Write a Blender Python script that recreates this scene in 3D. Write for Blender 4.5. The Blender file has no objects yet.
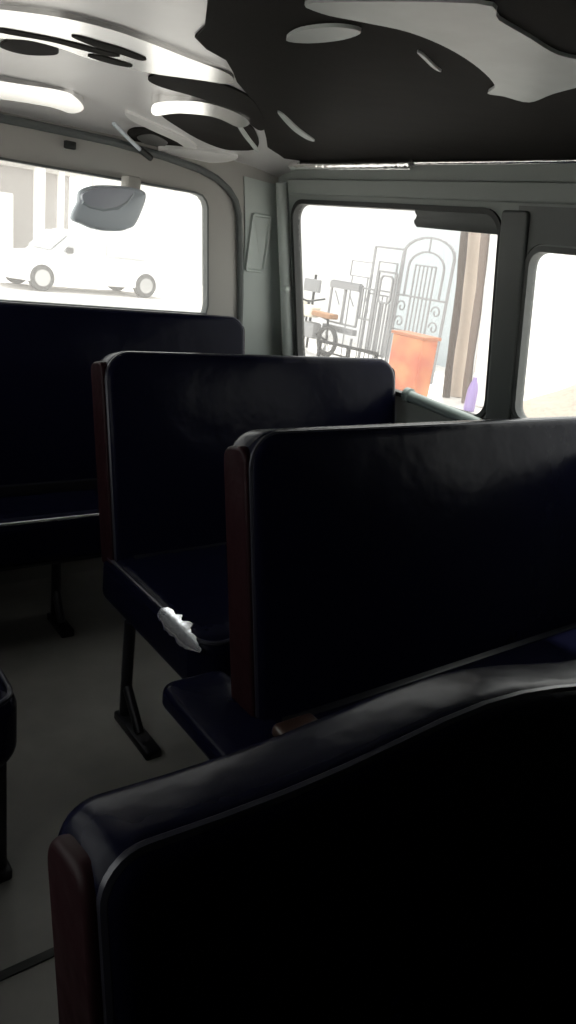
import bpy, bmesh, math, random
from mathutils import Vector, Matrix, noise
random.seed(7)
scene = bpy.context.scene
COL = scene.collection

# ------------------------------------------------------------------ camera
# X runs across the bus, Y towards its rear door, Z up; the eye is 1.05 m above the bus floor
cam_data = bpy.data.cameras.new('camera')
cam = bpy.data.objects.new('camera', cam_data)
COL.objects.link(cam)
cam_data.sensor_fit = 'VERTICAL'
cam_data.sensor_height = 36.0
cam_data.lens = 740.0 / 1024.0 * 36.0
cam_data.clip_start = 0.02
cam_data.clip_end = 300
_x = Vector((1012.0, -127.0, 740.0)).normalized()          # bus axes seen from the camera (right, down, forward)
_y = Vector((-584.0, -340.0, 740.0)); _y = (_y - _x * _x.dot(_y)).normalized()
_z = _x.cross(_y)
if _z.y > 0: _z = -_z
right = Vector((_x.x, _y.x, _z.x)); down = Vector((_x.y, _y.y, _z.y)); fwd = Vector((_x.z, _y.z, _z.z))
m3 = Matrix((right, -down, -fwd)).transposed()
cam.matrix_world = Matrix.Translation((0, 0, 1.05)) @ m3.to_4x4()
scene.camera = cam

# ------------------------------------------------------------------ light and exposure
scene.view_settings.view_transform = 'Standard'
scene.view_settings.look = 'None'
scene.view_settings.gamma = 1.0
scene.view_settings.use_curve_mapping = False
scene.view_settings.exposure = 0.0
world = bpy.data.worlds.new('hazy_daylight')
scene.world = world
world.use_nodes = True
wn = world.node_tree.nodes
bg = wn['Background']
bg.inputs['Color'].default_value = (1.0, 0.985, 0.97, 1)
bg.inputs['Strength'].default_value = 2.2
sun_data = bpy.data.lights.new('sun', 'SUN')
sun_data.energy = 5.0
sun_data.angle = math.radians(3)
sun_data.color = (1.0, 0.95, 0.88)
sun = bpy.data.objects.new('sun', sun_data)
COL.objects.link(sun)
sun.rotation_euler = Vector((0.22, 0.28, 0.93)).to_track_quat('Z', 'Y').to_euler()
scene.cycles.max_bounces = 10
scene.cycles.diffuse_bounces = 6
scene.cycles.transparent_max_bounces = 12
scene.cycles.use_denoising = True
scene.cycles.sample_clamp_indirect = 6.0

# ------------------------------------------------------------------ materials
def mat(name, color, rough=0.5, metal=0.0, spec=0.5, bump=None, vary=None, coat=0.0, ior=1.5):
    m = bpy.data.materials.new(name)
    m.use_nodes = True
    nt = m.node_tree; b = nt.nodes['Principled BSDF']
    b.inputs['Base Color'].default_value = (*color, 1)
    b.inputs['Roughness'].default_value = rough
    b.inputs['Metallic'].default_value = metal
    b.inputs['IOR'].default_value = ior
    b.inputs['Specular IOR Level'].default_value = spec
    b.inputs['Coat Weight'].default_value = coat
    b.inputs['Coat Roughness'].default_value = 0.1
    if bump or vary:
        tc = nt.nodes.new('ShaderNodeTexCoord')
    if bump:
        scale, strength, dist = bump
        n = nt.nodes.new('ShaderNodeTexNoise'); n.inputs['Scale'].default_value = scale
        n.inputs['Detail'].default_value = 3.0
        nt.links.new(tc.outputs['Object'], n.inputs['Vector'])
        bp = nt.nodes.new('ShaderNodeBump'); bp.inputs['Strength'].default_value = strength
        bp.inputs['Distance'].default_value = dist
        nt.links.new(n.outputs['Fac'], bp.inputs['Height'])
        nt.links.new(bp.outputs['Normal'], b.inputs['Normal'])
    if vary:
        scale, c2 = vary
        n = nt.nodes.new('ShaderNodeTexNoise'); n.inputs['Scale'].default_value = scale
        n.inputs['Detail'].default_value = 5.0
        nt.links.new(tc.outputs['Object'], n.inputs['Vector'])
        r = nt.nodes.new('ShaderNodeValToRGB')
        r.color_ramp.elements[0].position = 0.35; r.color_ramp.elements[1].position = 0.68
        r.color_ramp.elements[0].color = (*color, 1); r.color_ramp.elements[1].color = (*c2, 1)
        nt.links.new(n.outputs['Fac'], r.inputs['Fac'])
        nt.links.new(r.outputs['Color'], b.inputs['Base Color'])
    return m

def glass_mat(name, veil, tint=(0.96, 0.98, 0.97)):  # translucent veil stands in for glare haze over the outside view
    m = bpy.data.materials.new(name); m.use_nodes = True
    nt = m.node_tree; nt.nodes.clear()
    out = nt.nodes.new('ShaderNodeOutputMaterial')
    tr = nt.nodes.new('ShaderNodeBsdfTransparent'); tr.inputs['Color'].default_value = (*tint, 1)
    tl = nt.nodes.new('ShaderNodeBsdfTranslucent'); tl.inputs['Color'].default_value = (0.85, 0.84, 0.82, 1)
    gl = nt.nodes.new('ShaderNodeBsdfGlossy'); gl.inputs['Roughness'].default_value = 0.02
    lw = nt.nodes.new('ShaderNodeLayerWeight'); lw.inputs['Blend'].default_value = 0.5
    pw = nt.nodes.new('ShaderNodeMath'); pw.operation = 'POWER'; pw.inputs[1].default_value = 4.0
    fr = nt.nodes.new('ShaderNodeMath'); fr.operation = 'MULTIPLY_ADD'; fr.inputs[1].default_value = 0.3; fr.inputs[2].default_value = 0.02
    nt.links.new(lw.outputs['Facing'], pw.inputs[0]); nt.links.new(pw.outputs[0], fr.inputs[0])
    tc = nt.nodes.new('ShaderNodeTexCoord')
    n = nt.nodes.new('ShaderNodeTexNoise'); n.inputs['Scale'].default_value = 4.0; n.inputs['Detail'].default_value = 4.0
    mp = nt.nodes.new('ShaderNodeMapRange')
    mp.inputs['To Min'].default_value = veil * 0.8; mp.inputs['To Max'].default_value = veil * 1.2
    nt.links.new(tc.outputs['Object'], n.inputs['Vector']); nt.links.new(n.outputs['Fac'], mp.inputs['Value'])
    m1 = nt.nodes.new('ShaderNodeMixShader'); m2 = nt.nodes.new('ShaderNodeMixShader')
    nt.links.new(mp.outputs['Result'], m1.inputs['Fac'])
    nt.links.new(tr.outputs[0], m1.inputs[1]); nt.links.new(tl.outputs[0], m1.inputs[2])
    nt.links.new(fr.outputs[0], m2.inputs['Fac'])
    nt.links.new(m1.outputs[0], m2.inputs[1]); nt.links.new(gl.outputs[0], m2.inputs[2])
    nt.links.new(m2.outputs[0], out.inputs['Surface'])
    return m

M = {
 'navy': mat('navy_vinyl', (0.0030, 0.0033, 0.011), 0.26, 0, 0.5, bump=(9, 0.2, 0.02), ior=1.14),
 'navy_pipe': mat('navy_piping', (0.025, 0.025, 0.035), 0.3, 0.3, 0.5),
 'pipe_highlight': mat('highlight_piping', (0.75, 0.76, 0.80), 0.25, 0.8, bump=(14, 0.25, 0.01)),  # near-white metal paints the highlight along the bench edge
 'cmid': mat('dim_grey_ceiling_vinyl', (0.14, 0.14, 0.135), 0.5),
 'cpaint': mat('white_ceiling_band', (0.92, 0.91, 0.90), 0.3, 0.3),
 'rail': mat('grey_green_rail', (0.22, 0.27, 0.26), 0.35),
 'side': mat('grey_green_side_wall', (0.26, 0.285, 0.27), 0.55, 0, 0.3),
 'timber_mid': mat('mid_brown_timber', (0.14, 0.10, 0.08), 0.7, bump=(20, 0.4, 0.02)),
 'clad': mat('dark_green_grey_cladding', (0.11, 0.12, 0.117), 0.55),
 'window_glint': mat('painted_window_glint', (0.85, 0.87, 0.92), 0.2, 0.85, bump=(30, 0.12, 0.01)),  # bright metal that paints a window reflection on the cushion edge
 'maroon': mat('maroon_vinyl', (0.014, 0.0045, 0.006), 0.45, 0, 0.4, bump=(14, 0.3, 0.02), ior=1.2),
 'steel': mat('black_steel', (0.006, 0.006, 0.009), 0.4, 0.3),
 'brown': mat('brown_plastic', (0.03, 0.016, 0.012), 0.3),
 'floor': mat('grey_floor_vinyl', (0.165, 0.16, 0.15), 0.45, 0, 0.4, vary=(6, (0.22, 0.215, 0.20))),
 'rubber': mat('black_rubber', (0.012, 0.014, 0.013), 0.6),
 'wall': mat('grey_green_wall_trim', (0.49, 0.535, 0.51), 0.55, 0, 0.3),
 'wall_dark': mat('dark_window_post', (0.075, 0.083, 0.08), 0.5),
 'header': mat('grey_headlining', (0.40, 0.39, 0.365), 0.7, 0, 0.2),
 'ceil': mat('silver_grey_ceiling_vinyl', (0.64, 0.63, 0.635), 0.33, 0.35, 0.5, bump=(5, 0.12, 0.03)),
 'cblack': mat('black_ceiling_vinyl', (0.024, 0.0225, 0.0215), 0.6, 0, 0.2, bump=(4, 0.15, 0.03), ior=1.08),
 'cgrey': mat('smoke_grey_reflection_vinyl', (0.46, 0.49, 0.48), 0.4, 0, 0.4, vary=(12, (0.54, 0.57, 0.56))),
 'cwhite': mat('reflection_silver', (0.95, 0.94, 0.93), 0.22, 0.75, 0.6),
 'chrome': mat('chrome_strip', (0.92, 0.91, 0.91), 0.2, 1.0, bump=(45, 0.3, 0.01)),
 'mirror_body': mat('blue_grey_plastic', (0.66, 0.72, 0.78), 0.35),
 'mirror_face': mat('smoky_mirror_face', (0.48, 0.51, 0.58), 0.25),
 'glass': glass_mat('veiled_glass', 0.045),
 'glass_rear': glass_mat('veiled_rear_glass', 0.09),
 'sand': mat('pale_sand', (0.60, 0.575, 0.55), 0.9, vary=(0.5, (0.68, 0.655, 0.635))),
 'heap': mat('heap_sand', (0.34, 0.29, 0.24), 0.95, bump=(3, 0.5, 0.2)),
 'white_paint': mat('white_wall_paint', (0.80, 0.79, 0.77), 0.8),
 'yard_paint': mat('yard_wall_paint', (0.66, 0.66, 0.67), 0.8),
 'shop_grey': mat('shop_wall_grey', (0.36, 0.34, 0.33), 0.8),
 'car_white': mat('white_car_paint', (0.85, 0.85, 0.85), 0.25, coat=0.6),
 'car_glass': mat('grey_car_glass', (0.5, 0.51, 0.52), 0.1),
 'tyre': mat('tyre_rubber', (0.06, 0.06, 0.06), 0.7),
 'hub': mat('hub_silver', (0.5, 0.5, 0.5), 0.3, 0.8),
 'iron': mat('black_wrought_iron', (0.015, 0.015, 0.017), 0.5, 0.2),
 'iron_grey': mat('grey_primer_steel', (0.24, 0.24, 0.25), 0.6),
 'orange': mat('orange_sheet_metal', (0.42, 0.085, 0.035), 0.5, vary=(2.6, (0.62, 0.27, 0.10))),
 'orange_dark': mat('rusty_orange_rim', (0.35, 0.12, 0.05), 0.5),
 'timber_dark': mat('dark_brown_timber', (0.055, 0.035, 0.025), 0.7, bump=(20, 0.4, 0.02)),
 'timber_pale': mat('pale_cream_timber', (0.46, 0.375, 0.31), 0.7, bump=(20, 0.3, 0.02)),
 'purple': mat('purple_plastic', (0.28, 0.20, 0.46), 0.35),
 'tan': mat('tan_seat_vinyl', (0.30, 0.15, 0.07), 0.5),
 'cream': mat('cream_paint', (0.65, 0.60, 0.50), 0.5),
 'sheet': mat('pale_lit_backdrop', (0.50, 0.55, 0.58), 0.5),
}

# ------------------------------------------------------------------ helpers
def obj(name, bm, m, parent=None, smooth=True, angle=40):
    me = bpy.data.meshes.new(name)
    bmesh.ops.recalc_face_normals(bm, faces=bm.faces)
    bm.to_mesh(me); bm.free()
    me.materials.append(m)
    if smooth:
        me.shade_smooth()
        me.set_sharp_from_angle(angle=math.radians(angle))
    o = bpy.data.objects.new(name, me)
    COL.objects.link(o)
    if parent: o.parent = parent
    return o

def thing(name, label, cat, loc=(0, 0, 0), rz=0.0, group=None):
    o = bpy.data.objects.new(name, None)
    COL.objects.link(o)
    o.location = loc; o.rotation_euler = (0, 0, rz); o.empty_display_size = 0.1
    tag(o, label, cat, group)
    return o

def tag(o, label, cat, group=None):
    o['label'] = label; o['category'] = cat
    if group: o['group'] = group
    return o

def struct(name, bm, m, label=None, parent=None, **k):
    o = obj(name, bm, m, parent, **k)
    o['kind'] = 'structure'
    if label: o['label'] = label
    return o

def add_box(bm, x0, x1, y0, y1, z0, z1, bev=0.0, seg=2):
    r = bmesh.ops.create_cube(bm, size=1.0)
    vs = r['verts']
    for v in vs:
        v.co = Vector(((x0 + x1) / 2 + v.co.x * (x1 - x0), (y0 + y1) / 2 + v.co.y * (y1 - y0), (z0 + z1) / 2 + v.co.z * (z1 - z0)))
    if bev > 0:
        es = list({e for v in vs for e in v.link_edges})
        bmesh.ops.bevel(bm, geom=es, offset=bev, segments=seg, affect='EDGES', profile=0.5)

def add_tube(bm, pts, r, n=10, closed=False):
    pts = [Vector(p) for p in pts]
    rings = []
    N = len(pts)
    ref = None
    for i, p in enumerate(pts):
        a = pts[i - 1] if (i > 0 or closed) else pts[i]
        b = pts[(i + 1) % N] if (i < N - 1 or closed) else pts[i]
        t = (b - a).normalized()
        if ref is None:
            ref = t.orthogonal().normalized()
        u = (ref - t * ref.dot(t))
        if u.length < 1e-5: u = t.orthogonal()
        u.normalize(); ref = u
        w = t.cross(u)
        rr = r[i] if isinstance(r, (list, tuple)) else r
        rings.append([bm.verts.new(p + (u * math.cos(2 * math.pi * k / n) + w * math.sin(2 * math.pi * k / n)) * rr) for k in range(n)])
    rng = range(N) if closed else range(N - 1)
    for i in rng:
        A, B = rings[i], rings[(i + 1) % N]
        for k in range(n):
            bm.faces.new((A[k], A[(k + 1) % n], B[(k + 1) % n], B[k]))
    if not closed:
        bm.faces.new(rings[0][::-1]); bm.faces.new(rings[-1])

def add_lathe(bm, prof, M4=Matrix(), n=24):
    rings = []
    for r, z in prof:
        rings.append([bm.verts.new(M4 @ Vector((r * math.cos(2 * math.pi * k / n), r * math.sin(2 * math.pi * k / n), z))) for k in range(n)])
    for A, B in zip(rings, rings[1:]):
        for k in range(n):
            bm.faces.new((A[k], A[(k + 1) % n], B[(k + 1) % n], B[k]))
    bm.faces.new(rings[0][::-1]); bm.faces.new(rings[-1])

def add_bar(bm, p, q, w, d=None, up=(1, 0, 0)):
    # square-section bar between two points
    p, q = Vector(p), Vector(q); d = d or w
    t = (q - p).normalized(); u = Vector(up); u = (u - t * u.dot(t)).normalized(); v = t.cross(u)
    c = [(-1, -1), (1, -1), (1, 1), (-1, 1)]
    A = [bm.verts.new(p + u * a * d / 2 + v * b * w / 2) for a, b in c]
    B = [bm.verts.new(q + u * a * d / 2 + v * b * w / 2) for a, b in c]
    for k in range(4):
        bm.faces.new((A[k], A[(k + 1) % 4], B[(k + 1) % 4], B[k]))
    bm.faces.new(A[::-1]); bm.faces.new(B)

def rrect(x0, x1, y0, y1, r, n=6):
    rs = r if isinstance(r, (list, tuple)) else [r] * 4            # bl, br, tr, tl
    out = []
    for (cx, cy, a0, rr) in ((x0 + rs[0], y0 + rs[0], 180, rs[0]), (x1 - rs[1], y0 + rs[1], 270, rs[1]),
                             (x1 - rs[2], y1 - rs[2], 0, rs[2]), (x0 + rs[3], y1 - rs[3], 90, rs[3])):
        for k in range(n + 1):
            a = math.radians(a0 + 90 * k / n)
            out.append((cx + rr * math.cos(a), cy + rr * math.sin(a)))
    return out

def catmull(pts, n=5):
    out = []; N = len(pts)
    for i in range(N):
        p0, p1, p2, p3 = (Vector(pts[(i + j) % N]) for j in (-1, 0, 1, 2))
        for k in range(n):
            t = k / n
            out.append(0.5 * ((2 * p1) + (p2 - p0) * t + (2 * p0 - 5 * p1 + 4 * p2 - p3) * t * t + (3 * p1 - p0 - 3 * p2 + p3) * t ** 3))
    return [(p.x, p.y) for p in out]

def inset(poly, d):
    N = len(poly); out = []
    for i in range(N):
        a, b, c = Vector(poly[i - 1]), Vector(poly[i]), Vector(poly[(i + 1) % N])
        e1 = (b - a); e2 = (c - b)
        n1 = Vector((-e1.y, e1.x)); n2 = Vector((-e2.y, e2.x))
        n = (n1.normalized() if n1.length > 1e-9 else Vector((0, 0))) + (n2.normalized() if n2.length > 1e-9 else Vector((0, 0)))
        if n.length > 1e-9: n.normalize()
        out.append((b.x + n.x * d, b.y + n.y * d))
    return out

def add_pad(bm, poly, T, r, f, crown=0.0, deep=0.0, seg=5):
    # upholstered pad: counter-clockwise outline, thickness T with rounded rims; f maps (u, v, w) to 3D
    prof = [(r * (1 - math.sin(math.pi / 2 * k / seg)), r * (1 - math.cos(math.pi / 2 * k / seg))) for k in range(seg + 1)]
    full = prof + [(d, T - w) for d, w in prof[::-1]]
    rings = []
    for d, w in full:
        P = inset(poly, d)
        rings.append([bm.verts.new(f(u, v, w)) for u, v in P])
    N = len(poly)
    if deep:
        P = inset(poly, r)
        cu = (min(p[0] for p in P) + max(p[0] for p in P)) / 2; cv = (min(p[1] for p in P) + max(p[1] for p in P)) / 2
        def ring(t, w):
            return [bm.verts.new(f(u + (cu - u) * t, v + (cv - v) * t, w)) for u, v in P]
        steps = [(0.12, 0.45), (0.3, 0.75), (0.55, 0.95), (0.85, 1.0)]
        rings = [ring(t, -crown * c) for t, c in steps[::-1]] + rings + [ring(t, T + crown * c) for t, c in steps]
    for A, B in zip(rings, rings[1:]):
        for k in range(N):
            bm.faces.new((A[k], A[(k + 1) % N], B[(k + 1) % N], B[k]))
    bm.faces.new(rings[0][::-1]); bm.faces.new(rings[-1])

def panel_holes(outer, holes, f, depth):
    # flat wall sheet with holes, given thickness by f(u, v, d)
    bm = bmesh.new(); es = []
    for loop in [outer] + holes:
        vs = [bm.verts.new((u, v, 0)) for u, v in loop]
        for i in range(len(vs)): es.append(bm.edges.new((vs[i], vs[(i + 1) % len(vs)])))
    bmesh.ops.triangle_fill(bm, use_beauty=True, edges=es)
    r = bmesh.ops.extrude_face_region(bm, geom=list(bm.faces))
    new = {v for v in r['geom'] if isinstance(v, bmesh.types.BMVert)}
    for v in bm.verts:
        v.co = Vector(f(v.co.x, v.co.y, depth if v in new else 0.0))
    return bm

def ring_strip(loop_a, loop_b, f, d0, d1):
    # closed rectangular-section gasket between two loops with equal point counts
    bm = bmesh.new(); N = len(loop_a)
    R = [[bm.verts.new(f(u, v, d)) for u, v in L] for L, d in ((loop_a, d0), (loop_b, d0), (loop_b, d1), (loop_a, d1))]
    for j in range(4):
        A, B = R[j], R[(j + 1) % 4]
        for k in range(N):
            bm.faces.new((A[k], A[(k + 1) % N], B[(k + 1) % N], B[k]))
    return bm

def flat_pane(loop, f, d):
    bm = bmesh.new()
    a = [bm.verts.new(f(u, v, d)) for u, v in loop]; b = [bm.verts.new(f(u, v, d + 0.004)) for u, v in loop]
    bm.faces.new(a); bm.faces.new(b[::-1])
    for k in range(len(a)): bm.faces.new((a[k], a[(k + 1) % len(a)], b[(k + 1) % len(a)], b[k]))
    return bm

# ------------------------------------------------------------------ bus shell
YF, YR = -1.7, 2.016                                               # unseen front wall that blocks light, and rear door
def side_x(z): return 1.444 - 0.21 * (max(z, 0.66) - 0.957)
def f_right(u, v, d): return (side_x(v) + d, u, v)                 # u = Y, v = Z
def f_left(u, v, d): return (1.284 - side_x(v) - d, u, v)
def rear_y(z): return 2.016 - 0.06 * (z - 0.957)
def f_rear(u, v, d): return (u, rear_y(v) + d, v)                  # u = X, v = Z
def ceil_z(x, y):
    a = min(max((y - 1.78) / 0.22, 0), 1.3); b = min(max((x - 1.2) / 0.17, (0.084 - x) / 0.17, 0), 1.0)
    return 1.30 - 0.03 * a * a - 0.02 * b * b

bm = bmesh.new(); add_box(bm, -0.26, 1.56, YF - 0.1, 2.08, -0.06, 0.0)
struct('floor', bm, M['floor'], smooth=False)
bm = bmesh.new(); add_box(bm, -0.2, 1.5, 0.808, 0.823, 0.0, 0.004, 0.0015)
struct('trim_1', bm, M['rubber'], 'black floor joint strip across the aisle')

W_RIGHT = [rrect(1.145, 1.925, 0.715, 1.185, [0.05, 0.03, 0.05, 0.05]), rrect(0.30, 1.062, 0.742, 1.117, 0.035)]
W_LEFT = [rrect(1.145, 1.925, 0.715, 1.185, [0.05, 0.03, 0.05, 0.05]), rrect(0.30, 1.062, 0.742, 1.117, 0.035)]
upper = [(YF, 0.66), (2.03, 0.66), (2.03, 1.345), (YF, 1.345)]
for side, f, W in (('right', f_right, W_RIGHT), ('left', f_left, W_LEFT)):
    bm = panel_holes(upper, W, f, 0.02)
    lo = 1.5064 if side == 'right' else -0.2224
    s = 1 if side == 'right' else -1
    add_box(bm, min(lo, lo + s * 0.04), max(lo, lo + s * 0.04), YF, 2.03, -0.06, 0.662)
    struct('wall_' + side, bm, M['side'], smooth=False)

REAR_OUT = [(-0.26, -0.06), (1.55, -0.06), (1.55, 0.70), (1.40, 1.345), (-0.116, 1.345), (-0.26, 0.70)]
W_REAR = [(0.10, 0.835), (1.185, 0.835), (1.189, 0.862), (1.151, 1.135), (1.143, 1.152), (1.128, 1.165), (1.10, 1.170), (0.18, 1.170), (0.155, 1.165), (0.140, 1.150), (0.133, 1.135), (0.095, 0.862)]
bm = panel_holes(REAR_OUT, [W_REAR], f_rear, 0.022)
struct('wall_rear', bm, M['header'], smooth=False)
bm = bmesh.new(); add_box(bm, -0.26, 1.55, YF - 0.05, YF, -0.06, 1.36)
struct('wall_light_block', bm, M['wall_dark'], smooth=False)  # added in place of a windscreen to keep light off the seats

# dark posts between the side windows
for i, (f, sgn) in enumerate(((f_right, 1), (f_left, -1))):
    bm = bmesh.new()
    P = rrect(1.068, 1.140, 0.70, 1.19, 0.01)
    add_pad(bm, P, 0.014, 0.006, lambda u, v, w, f=f: f(u, v, -w))
    struct('trim_%d' % (2 + i), bm, M['wall_dark'], 'dark grey post between two side windows')

n_win = 0
def make_window(loop, f, gm, gasket, rim=0.008):
    global n_win
    n_win += 1
    o = struct('window_%d' % n_win, ring_strip(inset(loop, -rim), inset(loop, 0.004), f, -0.008, 0.022), gasket)
    p = obj('pane', flat_pane(inset(loop, 0.002), f, 0.012), gm, o, smooth=False)
    return o
make_window(W_REAR, f_rear, M['glass_rear'], M['clad'], 0.002)
win_side = make_window(W_RIGHT[0], f_right, M['glass'], M['rubber'])
for L in W_RIGHT[1:]: make_window(L, f_right, M['glass'], M['wall_dark'])
for L in W_LEFT: make_window(L, f_left, M['glass'], M['wall_dark'])

# dark cladding around the second side window
bm = panel_holes([(YF, 0.67), (1.10, 0.67), (1.10, 1.20), (YF, 1.20)], [inset(W_RIGHT[1], -0.012)], lambda u, v, d: f_right(u, v, -0.001 - d), 0.004)
struct('trim_17', bm, M['clad'], 'dark cladding around the second side window', smooth=False)
# ledge that runs above the side windows, and the pale corner post
for i, s in enumerate((1, -1)):
    f = f_right if s > 0 else f_left
    bm = bmesh.new()
    P = [(YF, 1.205), (1.93, 1.205), (1.93, 1.245), (YF, 1.245)]
    add_pad(bm, P, 0.018, 0.008, lambda u, v, w, f=f: f(u, v, -w))
    struct('trim_%d' % (4 + i), bm, M['side'], 'grey ledge running above the side windows')
    bm = bmesh.new()
    xs = [(side_x(z) if s > 0 else 1.284 - side_x(z)) for z in (0.5, 0.7, 0.9, 1.1, 1.235)]
    add_tube(bm, [(x - s * 0.012, 1.965, z) for x, z in zip(xs, (0.5, 0.7, 0.9, 1.1, 1.235))], [0.021, 0.021, 0.020, 0.019, 0.018], 14)
    o = struct('trim_%d' % (6 + i), bm, M['wall'], 'rounded vertical corner post beside the rear side window')
    bm = bmesh.new()
    add_lathe(bm, [(0.004, 0.014), (0.009, 0.012), (0.012, 0.006), (0.012, 0.0)][::-1], Matrix.Translation((xs[2] - s * 0.028, 1.946, 0.932)) @ Matrix.Rotation(-s * math.radians(60), 4, 'Y'), 16)
    obj('knob', bm, M['wall'], o)

# rear corner panel with a recessed tray, rear door seal, strut and latch
def rear_path(pts): return [(x, rear_y(z) - 0.006, z) for x, z in pts]
seal = [(1.318, 0.55), (1.312, 0.80), (1.300, 0.90), (1.283, 1.00), (1.268, 1.08), (1.258, 1.128), (1.240, 1.165), (1.212, 1.192), (1.17, 1.214), (1.11, 1.230), (1.0, 1.244), (0.85, 1.254), (0.642, 1.256)]
seal = seal + [(1.284 - x, z) for x, z in seal[:-1][::-1]]
bm = bmesh.new(); add_tube(bm, rear_path(seal), 0.010, 8)
struct('trim_8', bm, M['clad'], 'dark rubber seal around the rear door')
for i, s in enumerate((1, -1)):
    bm = bmesh.new()
    g = lambda u, v, d: f_rear(u if s > 0 else 1.284 - u, v, d)
    A = rrect(1.302, 1.376, 0.972, 1.142, 0.010); B = inset(A, 0.012)
    N = len(A)
    R = [[bm.verts.new(g(u, v, d)) for u, v in L] for L, d in ((A, -0.003), (inset(A, 0.002), -0.012), (inset(A, 0.007), -0.012), (inset(A, 0.010), -0.0048), (inset(A, 0.013), -0.0045))]
    for P, Q in zip(R, R[1:]):
        for k in range(N): bm.faces.new((P[k], P[(k + 1) % N], Q[(k + 1) % N], Q[k]))
    bm.faces.new(R[-1])
    struct('trim_%d' % (9 + i), bm, M['wall'], 'shallow recessed panel on the rear corner post')
    # corner cladding between seal and side wall
    bm = bmesh.new()
    P = [(1.268, 0.50), (1.50, 0.50), (1.498, 0.70), (1.392, 1.228), (1.26, 1.235), (1.275, 1.16), (1.29, 1.08), (1.31, 0.90)]
    if s < 0: P = [(1.284 - u, v) for u, v in P][::-1]
    add_pad(bm, P, 0.004, 0.001, lambda u, v, w: f_rear(u, v, -w), seg=2)
    struct('trim_%d' % (11 + i), bm, M['wall'], 'grey green cladding on the rear corner')
bm = bmesh.new(); add_box(bm, 0.726, 0.754, rear_y(1.22) - 0.016, rear_y(1.22), 1.218, 1.236, 0.003)
tag(obj('door_latch', bm, M['rubber']), 'small black rectangular latch above the rear window', 'latch')
strut = thing('gas_strut', 'thin silver gas strut at the top corner of the rear door', 'strut', (0.0, 0.0, 0.0))
bm = bmesh.new(); add_tube(bm, [(0.80, 1.87, 1.281), (0.925, 1.972, 1.243)], 0.005, 10); obj('rod', bm, M['mirror_body'], strut)
bm = bmesh.new(); add_tube(bm, [(0.915, 1.964, 1.246), (0.955, 1.980, 1.232)], 0.008, 10); obj('cylinder', bm, M['rubber'], strut)

# ------------------------------------------------------------------ ceiling
def ceil_sheet(poly, t0, t1, cell=0.06, wedge=0.0):
    bm = bmesh.new()
    vs = [bm.verts.new((u, v, 0)) for u, v in poly]
    es = [bm.edges.new((vs[i], vs[(i + 1) % len(vs)])) for i in range(len(vs))]
    bmesh.ops.triangle_fill(bm, use_beauty=True, edges=es)
    for _ in range(5):
        long = [e for e in bm.edges if e.calc_length() > cell]
        if not long: break
        bmesh.ops.subdivide_edges(bm, edges=long, cuts=1)
        bmesh.ops.triangulate(bm, faces=bm.faces[:])
    r = bmesh.ops.extrude_face_region(bm, geom=list(bm.faces))
    new = {v for v in r['geom'] if isinstance(v, bmesh.types.BMVert)}
    y0 = min(p[1] for p in poly)
    for v in bm.verts: v.co.z = ceil_z(v.co.x, v.co.y) - ((t1 + wedge * (v.co.y - y0)) if v in new else t0)
    return bm
bm = bmesh.new()
nx, ny = 26, 60
G = [[bm.verts.new((-0.10 + 1.484 * i / nx, YF + (2.02 - YF) * j / ny, 0)) for i in range(nx + 1)] for j in range(ny + 1)]
for row in G:
    for v in row: v.co.z = ceil_z(v.co.x, v.co.y)
for j in range(ny):
    for i in range(nx): bm.faces.new((G[j][i], G[j][i + 1], G[j + 1][i + 1], G[j + 1][i]))
r = bmesh.ops.extrude_face_region(bm, geom=list(bm.faces))
for v in r['geom']:
    if isinstance(v, bmesh.types.BMVert): v.co.z = 1.36
ceiling = struct('ceiling', bm, M['ceil'])
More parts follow.
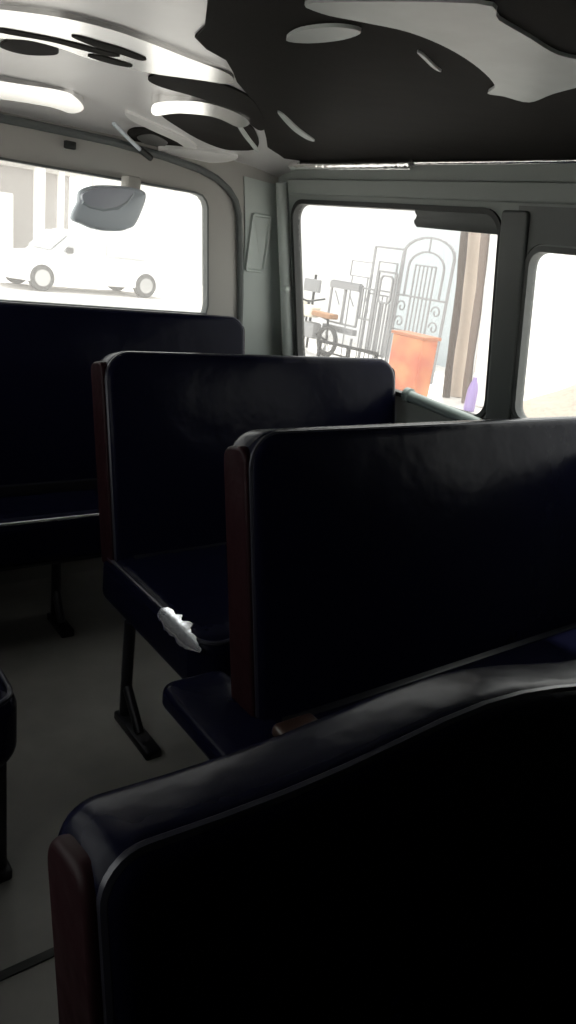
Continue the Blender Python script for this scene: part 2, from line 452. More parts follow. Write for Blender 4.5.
PATTERN = {
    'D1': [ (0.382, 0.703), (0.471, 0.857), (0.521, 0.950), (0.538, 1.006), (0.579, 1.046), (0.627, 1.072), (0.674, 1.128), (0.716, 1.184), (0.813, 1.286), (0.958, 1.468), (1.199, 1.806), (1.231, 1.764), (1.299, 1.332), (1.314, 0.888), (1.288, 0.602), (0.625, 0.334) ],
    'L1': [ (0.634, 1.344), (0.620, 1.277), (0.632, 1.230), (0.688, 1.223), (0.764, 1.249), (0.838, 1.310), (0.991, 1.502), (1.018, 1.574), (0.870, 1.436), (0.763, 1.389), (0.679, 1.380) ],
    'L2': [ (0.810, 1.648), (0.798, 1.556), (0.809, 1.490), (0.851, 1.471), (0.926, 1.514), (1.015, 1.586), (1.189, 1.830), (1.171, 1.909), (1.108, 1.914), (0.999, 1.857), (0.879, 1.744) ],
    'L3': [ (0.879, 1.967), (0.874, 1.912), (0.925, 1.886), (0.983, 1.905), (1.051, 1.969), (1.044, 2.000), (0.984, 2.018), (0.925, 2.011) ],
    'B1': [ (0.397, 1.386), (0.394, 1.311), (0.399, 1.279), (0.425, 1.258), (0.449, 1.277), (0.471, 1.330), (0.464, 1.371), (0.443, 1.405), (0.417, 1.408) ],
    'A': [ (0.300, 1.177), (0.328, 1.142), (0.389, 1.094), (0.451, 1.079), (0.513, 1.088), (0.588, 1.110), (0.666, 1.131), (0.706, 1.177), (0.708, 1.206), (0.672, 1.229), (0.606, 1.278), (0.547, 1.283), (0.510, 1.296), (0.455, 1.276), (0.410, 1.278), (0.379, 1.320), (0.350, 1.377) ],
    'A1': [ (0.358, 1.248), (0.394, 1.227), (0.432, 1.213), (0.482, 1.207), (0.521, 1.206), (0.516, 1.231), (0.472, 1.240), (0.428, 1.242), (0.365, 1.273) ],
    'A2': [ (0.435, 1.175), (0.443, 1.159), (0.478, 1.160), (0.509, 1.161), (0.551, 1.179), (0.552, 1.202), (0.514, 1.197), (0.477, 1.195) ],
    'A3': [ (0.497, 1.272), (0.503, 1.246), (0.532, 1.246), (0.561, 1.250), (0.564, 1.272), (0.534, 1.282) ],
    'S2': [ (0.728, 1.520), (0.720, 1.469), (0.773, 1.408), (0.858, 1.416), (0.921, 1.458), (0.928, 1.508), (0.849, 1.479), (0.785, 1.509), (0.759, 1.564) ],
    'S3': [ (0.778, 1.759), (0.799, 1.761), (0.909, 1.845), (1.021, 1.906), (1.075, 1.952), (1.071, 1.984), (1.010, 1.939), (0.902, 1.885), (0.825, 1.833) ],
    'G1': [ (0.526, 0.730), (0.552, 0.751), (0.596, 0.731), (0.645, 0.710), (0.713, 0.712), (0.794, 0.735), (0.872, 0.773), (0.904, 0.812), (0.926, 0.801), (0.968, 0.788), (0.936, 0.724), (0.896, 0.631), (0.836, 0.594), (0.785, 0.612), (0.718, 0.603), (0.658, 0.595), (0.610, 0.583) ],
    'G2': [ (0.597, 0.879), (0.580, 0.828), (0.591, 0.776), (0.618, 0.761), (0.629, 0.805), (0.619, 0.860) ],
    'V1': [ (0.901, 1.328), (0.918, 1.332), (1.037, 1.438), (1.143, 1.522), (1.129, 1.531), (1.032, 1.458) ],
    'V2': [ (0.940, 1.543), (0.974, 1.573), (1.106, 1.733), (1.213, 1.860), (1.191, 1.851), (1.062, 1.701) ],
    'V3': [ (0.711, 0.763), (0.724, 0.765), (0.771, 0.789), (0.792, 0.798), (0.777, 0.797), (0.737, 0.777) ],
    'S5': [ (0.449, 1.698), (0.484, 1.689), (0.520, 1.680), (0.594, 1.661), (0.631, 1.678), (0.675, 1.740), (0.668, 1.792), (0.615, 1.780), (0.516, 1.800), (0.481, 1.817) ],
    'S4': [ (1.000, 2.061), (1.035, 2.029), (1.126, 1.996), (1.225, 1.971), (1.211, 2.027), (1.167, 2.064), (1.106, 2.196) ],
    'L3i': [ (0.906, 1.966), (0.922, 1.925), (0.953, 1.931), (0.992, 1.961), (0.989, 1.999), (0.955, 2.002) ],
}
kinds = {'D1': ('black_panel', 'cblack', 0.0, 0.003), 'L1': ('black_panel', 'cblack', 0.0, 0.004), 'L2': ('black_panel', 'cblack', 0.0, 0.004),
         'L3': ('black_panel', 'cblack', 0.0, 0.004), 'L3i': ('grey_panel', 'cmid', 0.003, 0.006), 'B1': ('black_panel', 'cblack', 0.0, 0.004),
         'A': ('white_trim', 'cwhite', 0.0, 0.006), 'A1': ('black_inlay', 'cblack', 0.005, 0.0075), 'A2': ('black_inlay', 'cblack', 0.005, 0.0075), 'A3': ('black_inlay', 'cblack', 0.005, 0.0075),  # bright band paints the rear-window reflection in the glossy ceiling
         'S2': ('white_trim', 'cwhite', 0.0, 0.006), 'S3': ('white_trim', 'cpaint', 0.0, 0.006), 'S4': ('white_trim', 'cpaint', 0.0, 0.006), 'S5': ('white_trim', 'cwhite', 0.0, 0.006),  # bright bands put window glare into colour and wedge shape
         'G1': ('grey_panel', 'cgrey', 0.002, 0.007), 'G2': ('grey_panel', 'cgrey', 0.002, 0.007),  # grey swoosh paints the side-window reflection on the ceiling
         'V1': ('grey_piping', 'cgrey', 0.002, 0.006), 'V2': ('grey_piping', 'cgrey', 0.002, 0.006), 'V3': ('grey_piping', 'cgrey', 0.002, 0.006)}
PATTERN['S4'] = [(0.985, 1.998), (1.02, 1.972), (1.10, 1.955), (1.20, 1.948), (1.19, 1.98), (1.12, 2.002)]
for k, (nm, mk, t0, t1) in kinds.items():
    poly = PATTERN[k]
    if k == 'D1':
        poly = [(0.30, 0.52), (0.382, 0.703), (0.471, 0.857), (0.521, 0.950), (0.538, 1.006), (0.579, 1.046), (0.627, 1.072), (0.674, 1.128), (0.716, 1.184), (0.813, 1.286), (0.958, 1.468), (1.10, 1.66), (1.20, 1.80), (1.24, 1.83), (1.30, 1.86), (1.345, 1.80), (1.352, 1.3), (1.352, 0.6), (1.352, -1.69), (-0.09, -1.69), (-0.09, 0.40)]  # front part, out of view, blackened to keep seat reflections dark
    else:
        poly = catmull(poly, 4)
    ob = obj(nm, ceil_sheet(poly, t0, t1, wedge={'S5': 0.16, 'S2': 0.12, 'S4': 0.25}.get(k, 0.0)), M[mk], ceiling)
# chrome edge strips where ceiling and side wall meet
for i, s in enumerate((1, -1)):
    g = (lambda x: x) if s > 0 else (lambda x: 1.284 - x)
    bm = bmesh.new(); add_tube(bm, [(g(1.336), y, 1.275) for y in (1.87, 1.6, 1.39)], 0.013, 12)
    struct('trim_%d' % (13 + i), bm, M['chrome'], 'bright chrome strip along the ceiling edge')
    bm = bmesh.new(); add_tube(bm, [(g(1.338), y, 1.278) for y in (1.388, 0.5, YF + 0.01)], 0.006, 10)
    struct('trim_%d' % (15 + i), bm, M['chrome'], 'thin chrome strip continuing along the ceiling edge')

# ------------------------------------------------------------------ fittings at the windows
bm = bmesh.new()
P = [(1.150, 1.140), (1.412, 1.143), (1.420, 1.150), (1.423, 1.157), (1.417, 1.163), (1.413, 1.169), (1.420, 1.176), (1.422, 1.184), (1.150, 1.186)]
add_pad(bm, P, 0.006, 0.002, lambda u, v, w: f_right(u, v, 0.008 - w), seg=2)
tag(obj('sun_strip', bm, M['wall_dark']), 'dark sun strip across the top of the rear side window', 'sun strip')
rail = thing('guard_rail', 'grey green rail along the bottom of the rear side window', 'rail', (1.474, 1.285, 0.716))
bm = bmesh.new(); add_tube(bm, [(0, 0.112, 0.006), (0, 0.10, 0.004), (0, -0.14, -0.010)], 0.015, 14); obj('bar', bm, M['rail'], rail)
bm = bmesh.new(); add_lathe(bm, [(0.012, -0.012), (0.020, -0.008), (0.020, 0.008), (0.012, 0.012)], Matrix.Translation((0, 0.116, 0.006)) @ Matrix.Rotation(math.pi / 2, 4, 'X'), 16); obj('end_cap', bm, M['rail'], rail)
for y in (0.08, -0.12):
    bm = bmesh.new(); add_tube(bm, [(0, y, 0.0), (0.022, y, -0.012)], 0.007, 8); obj('bracket', bm, M['rubber'], rail)

# mirror hanging inside the rear window
mir = thing('rear_view_mirror', 'blue grey oval mirror hanging at the top of the rear window', 'mirror', (0.829, 1.94, 1.094))
OUT = [(78.7, 193.4), (91, 188.5), (110, 187.2), (128.8, 188), (140, 190), (144.6, 194), (142.8, 204.4), (135, 221.5), (128, 225.5), (119.4, 227.8), (105, 228), (91.3, 226), (80, 222), (71.7, 218.4), (73, 211), (77.2, 202.8)]
def mp(p): return ((p[0] - 108) * 0.00272, -(p[1] - 207) * 0.00272 + (p[0] - 108) * 0.00027)
O = catmull([mp(p) for p in OUT][::-1], 3)
bm = bmesh.new(); add_pad(bm, O, 0.034, 0.014, lambda u, v, w: (u, w - 0.01, v), crown=0.004, deep=0.012); obj('housing', bm, M['mirror_body'], mir)
FACE = [(78, 197), (92, 190.5), (128, 190), (122, 200), (113, 206), (99, 208), (84, 206)]
O2 = catmull([mp(p) for p in FACE][::-1], 3)
bm = bmesh.new(); add_pad(bm, O2, 0.012, 0.0015, lambda u, v, w: (u, w - 0.0205, v)); obj('mirror_glass', bm, M['mirror_face'], mir)
bm = bmesh.new(); add_tube(bm, [(*mp(p)[:1], -0.0185, mp(p)[1]) for p in [(79, 203), (86, 206.5), (99, 208.8), (113, 207), (122, 201.5), (128, 194)]], 0.0035, 8); obj('rim', bm, mat('pale_plastic_rim', (0.45, 0.5, 0.54), 0.3), mir)
bm = bmesh.new(); add_box(bm, 0.048, 0.085, 0.0, 0.05, 0.035, 0.085, 0.006); obj('bracket', bm, M['header'], mir)

# ------------------------------------------------------------------ seats
def recline(x0, yb, zb, ang):
    ca, sa = math.cos(ang), math.sin(ang)
    # u across, v up the back, w = 0 at the front face towards the driver, growing to the rear
    return lambda u, v, w: (u, yb + v * sa + w * ca, zb + v * ca - w * sa)

def make_seat(name, label, x0, x1, zb, yb, L, ang, T, cx0, cx1, cy0, cy1, ctop, cth, legs, crown_top=None, knob=True, flap=None, group=None, rz=0.0, rtop=0.05, side_gap=0.022, pipe='navy_pipe'):
    t = thing(name, label, 'seat', (x0, yb, 0), rz, group)
    X0, X1 = 0.0, x1 - x0
    f = recline(0, 0, zb, ang)
    P = rrect(X0, X1, 0, L, [0.02, 0.02, rtop, rtop], 8)
    if crown_top:
        a, b, h = crown_top
        idx = max(i for i, (u, v) in enumerate(P) if u > (X0 + X1) / 2)
        extra = [(X1 - rtop + (X0 + rtop - X1 + rtop) * k / 24, L) for k in range(1, 24)]
        P = P[:idx + 1] + extra + P[idx + 1:]
        P = [(u, v + ((h * math.exp(-((u - a) / b) ** 2) + 0.016 - 0.07 * min(u, 0.5)) if v > L * 0.6 else 0)) for u, v in P]

    bm = bmesh.new(); add_pad(bm, P, T, 0.022, f, crown=0.006, deep=0.03)
    obj('backrest', bm, M['navy'], t)
    for s in (0, 1):
        bm = bmesh.new()
        S = rrect(0.012, T - 0.012, 0.03, L - side_gap, [0.01, 0.01, 0.02, 0.02])
        xe = X0 - 0.004 if s == 0 else X1 + 0.004
        sg = 1 if s == 0 else -1
        add_pad(bm, S, 0.03, 0.006, lambda u, v, w: f(xe + sg * w, v, u))
        obj('side_panel', bm, M['maroon'], t)
    R = inset(P, 0.006)
    right = [(X1 - 0.006, 0.04)] + [p for p in R if p[1] >= L - rtop - 0.02]
    right += [(X0 + 0.006, 0.04)]
    bm = bmesh.new(); add_tube(bm, [f(u, v, 0.012) for u, v in right], 0.0045, 8)
    obj('piping', bm, M['navy_pipe'], t)
    # cushion
    C = rrect(cx0 - x0, cx1 - x0, cy0 - yb, cy1 - yb, [0.05, 0.05, 0.02, 0.02], 8)
    bm = bmesh.new(); add_pad(bm, C, cth, 0.035, lambda u, v, w: (u, v, ctop - cth + w), crown=0.008, deep=0.05, seg=8)
    obj('seat_cushion', bm, M['navy'], t)
    bm = bmesh.new(); Cp = inset(C, 0.01)
    add_tube(bm, [(u, v, ctop - 0.009) for u, v in Cp], 0.0045, 8, closed=True)
    obj('cushion_piping', bm, M[pipe], t)
    # frame
    bm = bmesh.new()
    yy0, yy1 = cy0 - yb + 0.06, cy1 - yb - 0.03
    zf = ctop - cth - 0.010
    for y in (yy0, yy1): add_tube(bm, [(cx0 - x0 + 0.04, y, zf), (cx1 - x0 - 0.04, y, zf)], 0.012, 10)
    for x in (cx0 - x0 + 0.05, cx1 - x0 - 0.05): add_tube(bm, [(x, yy0, zf), (x, yy1, zf)], 0.012, 10)
    add_box(bm, 0.04, X1 - 0.04, -0.004, 0.05, ctop - cth - 0.02, zb + 0.05, 0.004)
    obj('seat_frame', bm, M['steel'], t)
    for lx, ly, fy in legs:
        bm = bmesh.new()
        x, y = lx - x0, ly - yb
        add_tube(bm, [(x, y, zf), (x, y, 0.012)], 0.013, 10)
        add_box(bm, x - 0.018, x + 0.018, min(y, fy - yb) - 0.02, max(y, fy - yb) + 0.02, 0.0, 0.022, 0.005)
        if abs(fy - ly) > 0.05: add_tube(bm, [(x, y, 0.10), (x, (y * 0.4 + (fy - yb) * 0.6), 0.02)], 0.011, 10)
        obj('leg', bm, M['steel'], t)
    if knob:
        h = obj('hinge_bracket', *(lambda b: (add_box(b, 0.0, 0.075, -0.045, -0.012, zb + 0.03, zb + 0.07, 0.010, 3), b)[1:] )(bmesh.new()), M['brown'], t)
        bm = bmesh.new(); add_lathe(bm, [(0.020, 0.0), (0.024, 0.004), (0.024, 0.014), (0.016, 0.020), (0.004, 0.021)], Matrix.Translation((0.055, -0.045, zb + 0.052)) @ Matrix.Rotation(math.pi / 2, 4, 'X'), 18)
        obj('recline_knob', bm, M['brown'], h)
    if flap:
        fx0, fx1, fy0, fy1, fz0, fz1 = flap
        bm = bmesh.new()
        add_pad(bm, rrect(fx0 - x0, fx1 - x0, fy0 - yb, fy1 - yb, 0.025, 8), fz1 - fz0, 0.014, lambda u, v, w: (u, v, fz0 + w), crown=0.003, deep=0.01)
        obj('aisle_flap', bm, M['navy'], t)
    return t

A15 = math.radians(14)
make_seat('rear_bench_seat', 'long navy vinyl bench seat below the rear window', -0.10, 1.258, 0.36, 1.80, 0.50, math.radians(12), 0.09,
          -0.10, 1.258, 1.645, 1.90, 0.375, 0.13, [(0.10, 1.78, 1.70), (0.66, 1.80, 1.72), (1.20, 1.78, 1.70)], knob=False, pipe='pipe_highlight')
seat2 = make_seat('bench_seat', 'navy vinyl seat below the rear side window, second from the back', 0.622, 1.464, 0.34, 1.335, 0.487, A15, 0.085,
          0.612, 1.464, 0.96, 1.40, 0.385, 0.12, [(0.642, 1.30, 1.17), (1.30, 1.31, 1.18)], group='rows of navy seats', knob=False, rtop=0.062)
def glint_patch(seat, cx0, yb, x0, ctop, r, y0, y1, a0, a1, n=26, m=7):
    # added metallic strip painting the rear-window reflection along the rolled left edge of the cushion
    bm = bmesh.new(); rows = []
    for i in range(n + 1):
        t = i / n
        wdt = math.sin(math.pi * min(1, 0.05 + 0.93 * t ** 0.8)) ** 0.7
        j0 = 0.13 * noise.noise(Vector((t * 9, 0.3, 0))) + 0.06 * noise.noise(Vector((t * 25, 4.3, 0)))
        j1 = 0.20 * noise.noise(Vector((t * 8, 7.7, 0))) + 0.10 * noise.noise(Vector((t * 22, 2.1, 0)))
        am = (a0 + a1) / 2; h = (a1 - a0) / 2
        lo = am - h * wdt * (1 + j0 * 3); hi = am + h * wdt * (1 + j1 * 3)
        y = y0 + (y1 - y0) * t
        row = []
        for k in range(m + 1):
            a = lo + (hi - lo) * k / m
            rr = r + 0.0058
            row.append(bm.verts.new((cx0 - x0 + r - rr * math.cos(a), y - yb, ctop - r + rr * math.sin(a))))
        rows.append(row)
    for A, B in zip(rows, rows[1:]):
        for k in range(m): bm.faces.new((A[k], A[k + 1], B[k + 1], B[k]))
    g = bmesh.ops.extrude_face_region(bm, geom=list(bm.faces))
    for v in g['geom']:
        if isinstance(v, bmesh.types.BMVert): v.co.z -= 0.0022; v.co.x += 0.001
    o = obj('glint_strip', bm, M['window_glint'], seat, angle=60)
    o['label'] = 'painted ragged window reflection on the cushion edge'
glint_patch(seat2, 0.612, 1.335, 0.622, 0.385, 0.035, 1.125, 0.965, math.radians(8), math.radians(64))

make_seat('bench_seat', 'navy vinyl seat in the middle row with aisle flap at its side', 0.575, 1.465, 0.34, 0.712, 0.482, A15, 0.085,
          0.585, 1.465, 0.32, 0.76, 0.385, 0.12, [(0.66, 0.68, 0.56), (1.30, 0.68, 0.56)], flap=(0.490, 0.61, 0.58, 0.885, 0.352, 0.392), group='rows of navy seats', rtop=0.055)
make_seat('bench_seat', 'navy vinyl seat nearest the viewer with a curved top edge', 0.118, 1.25, 0.34, 0.150, 0.420, A15, 0.085,
          0.06, 1.25, -0.32, 0.20, 0.385, 0.12, [(0.20, 0.13, 0.0), (1.10, 0.13, 0.0)], crown_top=(0.32, 0.15, 0.024), group='rows of navy seats', rtop=0.03, side_gap=-0.004, knob=False)
make_seat('single_seat', 'navy vinyl seat across the aisle at the left picture edge', -0.14, 0.285, 0.36, 1.30, 0.46, A15, 0.085,
          -0.14, 0.296, 0.915, 1.36, 0.40, 0.13, [(0.280, 1.0, 1.08), (-0.09, 1.0, 1.08)], knob=False)

# ------------------------------------------------------------------ outside
bm = bmesh.new()
g = 40
V = [[bm.verts.new((-40 + 100 * i / g, -30 + 100 * j / g, -0.6)) for i in range(g + 1)] for j in range(g + 1)]
for j in range(g):
    for i in range(g): bm.faces.new((V[j][i], V[j][i + 1], V[j + 1][i + 1], V[j + 1][i]))
struct('ground', bm, M['sand'])

# white car seen through the rear window
car = thing('car', 'white car parked on the sand beyond the rear window', 'car', (6.05, 19.0, -0.6), math.radians(5))
def car_profile(pts, y0, y1, tuck=0.0):
    b = bmesh.new()
    A = [b.verts.new((x, y0 + (tuck if z > 0.85 else 0), z)) for x, z in pts]; B = [b.verts.new((x, y1 - (tuck if z > 0.85 else 0), z)) for x, z in pts]
    b.faces.new(A); b.faces.new(B[::-1])
    for k in range(len(A)): b.faces.new((A[k], A[(k + 1) % len(A)], B[(k + 1) % len(A)], B[k]))
    bmesh.ops.bevel(b, geom=[e for e in b.edges], offset=0.05, segments=3, affect='EDGES', profile=0.5)
    return b
low = [(-0.75, 0.25), (-0.72, 0.62), (-0.55, 0.76), (0.35, 0.88), (3.45, 0.92), (3.60, 0.80), (3.62, 0.30), (3.2, 0.22), (-0.3, 0.22)]
obj('body', car_profile(low, -0.82, 0.82), M['car_white'], car)
cab = [(0.25, 0.84), (0.85, 1.38), (1.05, 1.44), (2.55, 1.44), (2.85, 1.36), (3.35, 0.88)]
cabin = obj('cabin', car_profile(cab, -0.80, 0.80, 0.10), M['car_white'], car)
for s in (-1, 1):
    for x0, x1, x2, x3 in ((0.55, 0.98, 1.62, 1.62), (1.72, 1.72, 2.50, 2.85)):
        b = bmesh.new()
        vs = [(x0, 0.94), (x3, 0.94), (x2, 1.34), (x1, 1.34)]
        A = [b.verts.new((x, s * (0.772 - (0.035 if z > 1.1 else -0.022)), z)) for x, z in vs]; B = [b.verts.new((x, s * (0.70 if z > 1.1 else 0.75), z)) for x, z in vs]
        b.faces.new(A); b.faces.new(B[::-1])
        for k in range(4): b.faces.new((A[k], A[(k + 1) % 4], B[(k + 1) % 4], B[k]))
        obj('side_window', b, M['car_glass'], car, smooth=False)
b = bmesh.new()
add_bar(b, (0.31, 0, 0.97), (0.78, 0, 1.38), 1.24, 0.03, up=(-0.66, 0, 0.75)); obj('windscreen', b, M['car_glass'], car, smooth=False)
for x in (0.05, 2.85):
    for s in (-1, 1):
        b = bmesh.new(); Mx = Matrix.Translation((x, s * 0.74, 0.31)) @ Matrix.Rotation(math.pi / 2, 4, 'X')
        add_lathe(b, [(0.20, -0.10), (0.29, -0.10), (0.31, -0.07), (0.31, 0.07), (0.29, 0.10), (0.20, 0.10)], Mx, 24)
        w = obj('wheel', b, M['tyre'], car)
        b = bmesh.new(); add_lathe(b, [(0.19, -0.105), (0.19, 0.105)], Mx, 20); obj('hubcap', b, M['hub'], w)
for s in (-1, 1):
    b = bmesh.new(); add_box(b, 0.62, 0.76, s * 0.80 - (0.16 if s < 0 else 0.0), s * 0.80 + (0.16 if s > 0 else 0.0), 0.92, 1.06, 0.03); obj('wing_mirror', b, M['tyre'], car)
    b = bmesh.new(); add_box(b, -0.765, -0.66, s * 0.62 - 0.14, s * 0.62 + 0.14, 0.52, 0.66, 0.03); obj('headlight', b, M['hub'], car)

# open shop front behind the car
shop = thing('shop_front', 'open shop front with white posts behind the white car', 'building', (7.5, 24.0, -0.6))
b = bmesh.new(); add_box(b, -2.6, 2.4, 2.6, 2.8, 0, 4.2); obj('back_wall', b, M['shop_grey'], shop, smooth=False)
b = bmesh.new(); add_box(b, -2.8, 2.6, -0.2, 2.9, 3.05, 3.8, 0.02); obj('canopy', b, M['white_paint'], shop)
for x, w in ((-2.4, 0.10), (0.56, 0.14), (1.2, 0.09), (2.3, 0.10)):
    b = bmesh.new(); add_box(b, x - w, x + w, 0.0, 2 * w, 0, 3.1, 0.02); obj('post', b, M['white_paint'], shop)
b = bmesh.new(); add_box(b, -1.5, -0.15, 0.3, 1.2, 0, 2.2, 0.04); obj('side_booth', b, M['white_paint'], shop)
wh = thing('boundary_wall', 'long white wall right of the white car', 'wall', (15.0, 27.0, -0.6))
b = bmesh.new(); add_box(b, -4.0, 9.0, 0, 0.3, 0, 4.6); obj('wall_face', b, M['white_paint'], wh, smooth=False)
b = bmesh.new(); add_box(b, -4.05, 9.05, -0.06, 0.36, 4.6, 4.75, 0.02); obj('coping', b, M['white_paint'], wh)

# white yard wall behind the gates
yard = thing('yard_wall', 'tall white wall behind the iron gates', 'wall', (10.6, 9.0, -0.6))
b = bmesh.new(); add_box(b, 0, 0.3, -1.0, 9, 0, 3.4); obj('wall_face', b, M['yard_paint'], yard, smooth=False)
b = bmesh.new(); add_box(b, -0.06, 0.36, -1.05, 9.05, 3.4, 3.5, 0.02); obj('coping', b, M['white_paint'], yard)

def gate(name, label, cat, X, parts, group=None):
    # parts: name -> (material, [(y0, z0, y1, z1, width)])
    ys = [s[0] for p in parts for s in p[2]]; zs = [min(s[1], s[3]) for p in parts for s in p[2]]
    y0 = sum(ys) / len(ys); z0 = min(zs)
    t = thing(name, label, cat, (X, y0, z0), 0, group)
    for nm, mk, segs in parts:
        b = bmesh.new()
        for s in segs: add_bar(b, (0, s[0] - y0, s[1] - z0), (0, s[2] - y0, s[3] - z0), s[4] * 0.95, s[4])
        obj(nm, b, M[mk], t, smooth=False)
    return t
def poly(pts, w): return [(a[0], a[1], c[0], c[1], w) for a, c in zip(pts, pts[1:])]
def rect(y0, y1, z0, z1, w): return poly([(y0, z0), (y1, z0), (y1, z1), (y0, z1), (y0, z0)], w)
def arch(y0, y1, zb, zs, zc, w, n=10):
    pts = [(y1, zb), (y1, zs)]
    for k in range(1, n):
        a = math.pi * k / n
        pts.append(((y0 + y1) / 2 + (y1 - y0) / 2 * math.cos(a), zs + (zc - zs) * math.sin(a)))
    pts += [(y0, zs), (y0, zb)]
    return poly(pts, w)
def scroll(cy, cz, r, w):
    pts = []
    for k in range(19):
        a = k / 18 * 2.2 * math.pi
        rr = r * (1 - 0.75 * k / 18)
        pts.append((cy + rr * math.cos(a), cz + rr * math.sin(a)))
    return poly(pts, w)
gr = 'iron gates and grilles leaning along the yard'
gate('iron_gate', 'black arched iron gate with two arches and scrolls beside the timber posts', 'gate', 8.5, [
    ('frame', 'iron_grey', arch(7.66, 8.70, -0.58, 1.22, 1.48, 0.035) + [(7.66, -0.56, 8.70, -0.56, 0.035), (7.66, 0.62, 8.70, 0.62, 0.03)]),
    ('inner_arch', 'iron_grey', arch(7.82, 8.55, 0.62, 1.05, 1.28, 0.028) + [(8.18, 1.28, 8.18, 1.47, 0.022)]),
    ('bars', 'iron_grey', rect(7.98, 8.40, 0.0, 1.08, 0.022) + [(y, 0.0, y, 1.08, 0.018) for y in (8.065, 8.15, 8.23, 8.315)]),
    ('scrolls', 'iron_grey', scroll(8.56, 0.45, 0.10, 0.018) + scroll(8.56, 0.22, 0.10, 0.018) + scroll(7.83, 0.45, 0.10, 0.018) + scroll(7.83, 0.22, 0.10, 0.018) + [(7.66, 0.10, 8.70, 0.10, 0.022)])], gr)
gate('iron_gate', 'square topped iron gate directly left of the arched gate', 'gate', 8.62, [
    ('frame', 'iron_grey', rect(8.80, 9.48, -0.58, 1.28, 0.035) + [(8.80, 0.55, 9.48, 0.55, 0.025)]),
    ('inner_frame', 'iron_grey', rect(8.92, 9.34, 0.62, 1.06, 0.024)),
    ('bars', 'iron_grey', [(y, -0.56, y, 0.55, 0.016) for y in (8.92, 9.03, 9.14, 9.25, 9.36)])], gr)
gate('iron_door', 'narrow iron door with a rounded top panel over vertical bars', 'gate', 8.35, [
    ('frame', 'iron_grey', rect(8.62, 9.02, -0.35, 0.92, 0.035)),
    ('top_panel', 'iron_grey', poly([(y, z) for y, z in rrect(8.68, 8.95, 0.46, 0.86, 0.07)] + [rrect(8.68, 8.95, 0.46, 0.86, 0.07)[0]], 0.028)),
    ('bars', 'iron_grey', [(y, -0.35, y, 0.46, 0.022) for y in (8.68, 8.75, 8.82, 8.89, 8.96)])], gr)
gate('window_grille', 'double window grille with a solid band below it', 'grille', 8.5, [
    ('frame', 'iron_grey', rect(9.55, 10.30, -0.02, 0.66, 0.032) + [(9.93, -0.02, 9.93, 0.66, 0.04)]),
    ('header', 'iron_grey', [(9.55, 0.60, 10.30, 0.60, 0.11)]),
    ('lower_band', 'iron_grey', [(9.55, -0.12, 10.36, -0.12, 0.10), (9.6, -0.22, 9.6, -0.6, 0.03), (10.28, -0.22, 10.28, -0.6, 0.03)]),
    ('bar', 'iron_grey', [(9.68, 0.30, 9.82, 0.48, 0.016)]), ('bar', 'iron_grey', [(10.05, 0.28, 10.2, 0.5, 0.016)])], gr)
gate('window_grille', 'single window grille on one stake beside the double one', 'grille', 8.5, [
    ('frame', 'iron_grey', rect(9.22, 9.50, 0.14, 0.62, 0.03)), ('bars', 'iron_grey', [(9.30, 0.25, 9.42, 0.5, 0.016)]), ('stake', 'iron_grey', [(9.36, 0.14, 9.36, -0.6, 0.03)])], gr)
gate('picture_frame', 'thin pale metal frame standing above the double grille', 'frame', 8.75, [
    ('frame', 'iron_grey', rect(9.62, 10.16, 0.78, 1.02, 0.018)), ('support', 'iron_grey', [(9.7, 0.78, 9.7, -0.6, 0.016), (10.1, 0.78, 10.1, -0.6, 0.016)])], gr)
gate('metal_rack', 'low metal rack on the ground below the grilles', 'rack', 8.2, [
    ('top_rail', 'iron', [(8.6, -0.30, 10.1, -0.34, 0.05), (8.6, -0.48, 10.1, -0.5, 0.03)]),
    ('leg', 'iron', [(8.62, -0.6, 8.62, -0.30, 0.05)]), ('leg', 'iron', [(9.3, -0.6, 9.3, -0.32, 0.05)]), ('leg', 'iron', [(10.05, -0.6, 10.05, -0.34, 0.05)])])

# made-up pale sheet painting the lit background behind the arched gate
cs_ = bmesh.new(); nn = 60
F = [[cs_.verts.new((0.10 * (1 - z / 2.35) + 0.012 * math.sin(k * math.pi / 2.5) + d, -0.95 + 1.9 * k / nn, z)) for k in range(nn + 1)] for z, d in ((0, 0), (2.35, 0), (2.35, 0.004), (0, 0.004))]
for A, B in zip(F, F[1:] + F[:1]):
    for k in range(nn): cs_.faces.new((A[k], A[k + 1], B[k + 1], B[k]))
for k in (0, nn): cs_.faces.new([F[j][k] for j in range(4)])
o = tag(obj('pale_backdrop_sheet', cs_, M['sheet']), 'made-up pale blue sheet for the lit background behind the arched gate', 'sheet'); o.location = (10.44, 9.98, -0.6)

# orange sheet-metal cabinet
cabn = thing('metal_cabinet', 'orange sheet metal cabinet in front of the iron gates', 'cabinet', (7.2, 6.90, -0.6))
b = bmesh.new(); add_box(b, -0.14, 0.14, -0.275, 0.275, 0.04, 0.80, 0.015); obj('body', b, M['orange'], cabn)
b = bmesh.new(); add_box(b, -0.16, 0.16, -0.31, 0.30, 0.80, 0.84, 0.01); obj('lid', b, M['orange_dark'], cabn)
for x in (-0.11, 0.11):
    for y in (-0.24, 0.24):
        b = bmesh.new(); add_box(b, x - 0.025, x + 0.025, y - 0.025, y + 0.025, 0, 0.05); obj('foot', b, M['orange_dark'], cabn)

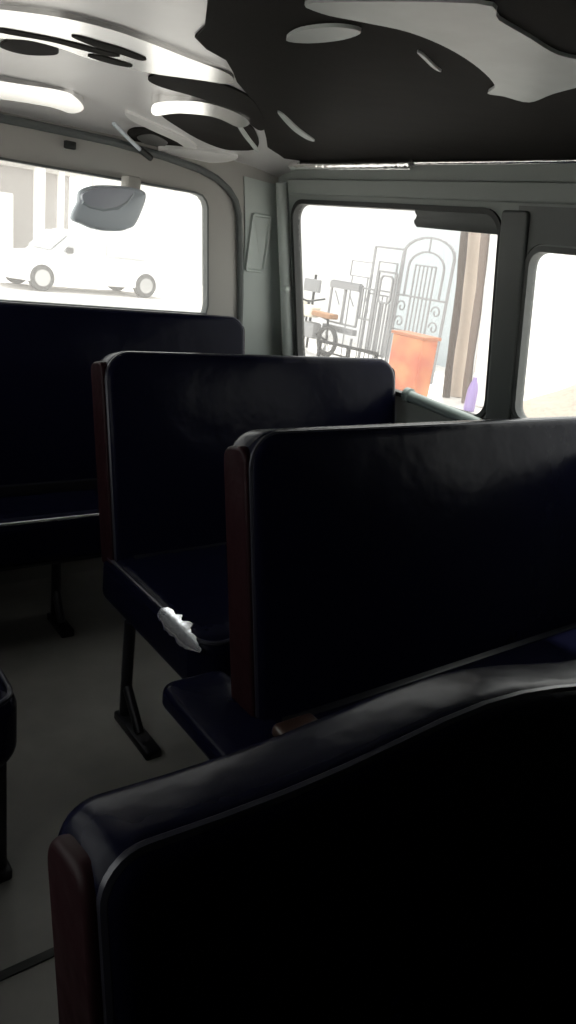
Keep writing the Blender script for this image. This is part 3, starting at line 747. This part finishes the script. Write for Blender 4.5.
# timber posts
tg = 'upright timber posts at the yard edge'
for (y, w, mk, lab, x) in ((7.02, 0.105, 'timber_dark', 'dark brown timber post nearest the orange cabinet', 8.0), (7.06, 0.21, 'timber_pale', 'pale cream timber post between two dark posts', 8.26),
                        (6.67, 0.11, 'timber_mid', 'thinner dark brown timber post right of the pale post', 8.0), (6.50, 0.26, 'white_paint', 'broad whitewashed post right of the timber posts', 8.10)):
    b = bmesh.new()
    add_tube(b, [(0, 0.012 * math.sin(z * 3 + y) + 0.11 * (z - 1.1), z) for z in [0.3 * k for k in range(10)]], [w / 2 * (1 + 0.08 * math.sin(k * 2.1 + y)) for k in range(10)], 14)
    o = tag(obj('timber_post', b, M[mk]), lab, 'post', tg)
    o.location = (x, y - 0.02, -0.6)
bt = thing('plastic_bottle', 'purple plastic bottle standing beside the timber posts', 'bottle', (7.6, 6.13, -0.6))
BS = 0.8
b = bmesh.new(); add_lathe(b, [(r * BS, z * BS) for r, z in [(0.06, 0), (0.085, 0.01), (0.09, 0.05), (0.085, 0.34), (0.06, 0.44), (0.035, 0.50), (0.03, 0.55)]]); obj('body', b, M['purple'], bt)
b = bmesh.new(); add_lathe(b, [(r * BS, z * BS) for r, z in [(0.036, 0.548), (0.036, 0.60), (0.03, 0.605)]]); obj('cap', b, M['white_paint'], bt)

# sand heap seen through the second side window
b = bmesh.new(); n1, n2 = 10, 28
ring = []
for i in range(n1 + 1):
    rr = 1.0 - i / n1
    row = []
    for k in range(n2):
        a = 2 * math.pi * k / n2
        h = 0.70 * (1 - rr) ** 0.9 + 0.05 * noise.noise(Vector((3 * rr * math.cos(a), 3 * rr * math.sin(a), 1.3)))
        if i == 0: h = -0.02
        row.append(b.verts.new((1.0 * max(rr, 0.02) * math.cos(a), 1.1 * max(rr, 0.02) * math.sin(a), h)))
    ring.append(row)
for A, B in zip(ring, ring[1:]):
    for k in range(n2): b.faces.new((A[k], A[(k + 1) % n2], B[(k + 1) % n2], B[k]))
b.faces.new(ring[-1])
o = tag(obj('sand_heap', b, M['heap']), 'heap of sand outside the second side window', 'sand heap'); o.location = (8.0, 4.80, -0.6)

# motorcycle at the left end of the yard
mc = thing('motorcycle', 'parked motorcycle with a tan seat left of the grilles', 'motorcycle', (8.3, 10.45, -0.6))
for y in (-0.45, 0.45):
    b = bmesh.new(); Mx = Matrix.Translation((0, y, 0.27)) @ Matrix.Rotation(math.pi / 2, 4, 'Y')
    add_tube(b, [(0, y + 0.23 * math.cos(2 * math.pi * k / 24), 0.27 + 0.23 * math.sin(2 * math.pi * k / 24)) for k in range(24)], 0.04, 8, closed=True)
    w = obj('wheel', b, M['tyre'], mc)
    b = bmesh.new()
    for k in range(6):
        a = math.pi * k / 6; add_bar(b, (0, y - 0.2 * math.cos(a), 0.27 - 0.2 * math.sin(a)), (0, y + 0.2 * math.cos(a), 0.27 + 0.2 * math.sin(a)), 0.012)
    obj('spokes', b, M['hub'], w)
b = bmesh.new(); add_tube(b, [(0, 0.45, 0.27), (0, 0.30, 0.55), (0, 0.18, 0.85)], 0.025, 8); add_tube(b, [(0, -0.45, 0.27), (0, -0.1, 0.35), (0, 0.2, 0.5), (0, 0.2, 0.72), (0, -0.4, 0.62), (0, -0.45, 0.27)], 0.022, 8); obj('frame', b, M['iron'], mc)
b = bmesh.new(); add_box(b, -0.12, 0.12, -0.05, 0.26, 0.60, 0.80, 0.05, 3); obj('fuel_tank', b, M['cream'], mc)
b = bmesh.new(); add_box(b, -0.11, 0.11, -0.55, -0.05, 0.64, 0.73, 0.03, 3); obj('seat', b, M['tan'], mc)
b = bmesh.new(); add_box(b, -0.10, 0.10, -0.15, 0.18, 0.25, 0.52, 0.04); obj('engine', b, M['iron_grey'], mc)
b = bmesh.new(); add_tube(b, [(-0.3, 0.12, 0.92), (-0.05, 0.2, 0.86), (0.05, 0.2, 0.86), (0.3, 0.12, 0.92)], 0.018, 8); obj('handlebar', b, M['iron'], mc)
b = bmesh.new(); add_lathe(b, [(0.03, -0.08), (0.08, 0.0), (0.08, 0.04), (0.02, 0.05)], Matrix.Translation((0, 0.27, 0.80)) @ Matrix.Rotation(-math.pi / 2, 4, 'X'), 16); obj('headlight', b, M['cream'], mc)
sg = thing('sign_board', 'small grey board on a post above the motorcycle', 'sign', (8.6, 10.98, -0.6))
b = bmesh.new(); add_box(b, -0.03, 0.03, -0.22, 0.22, 1.0, 1.22, 0.01); obj('board', b, M['iron_grey'], sg)
b = bmesh.new(); add_tube(b, [(0.05, 0, 0), (0.05, 0, 1.3)], 0.025, 8); obj('post', b, M['iron'], sg)
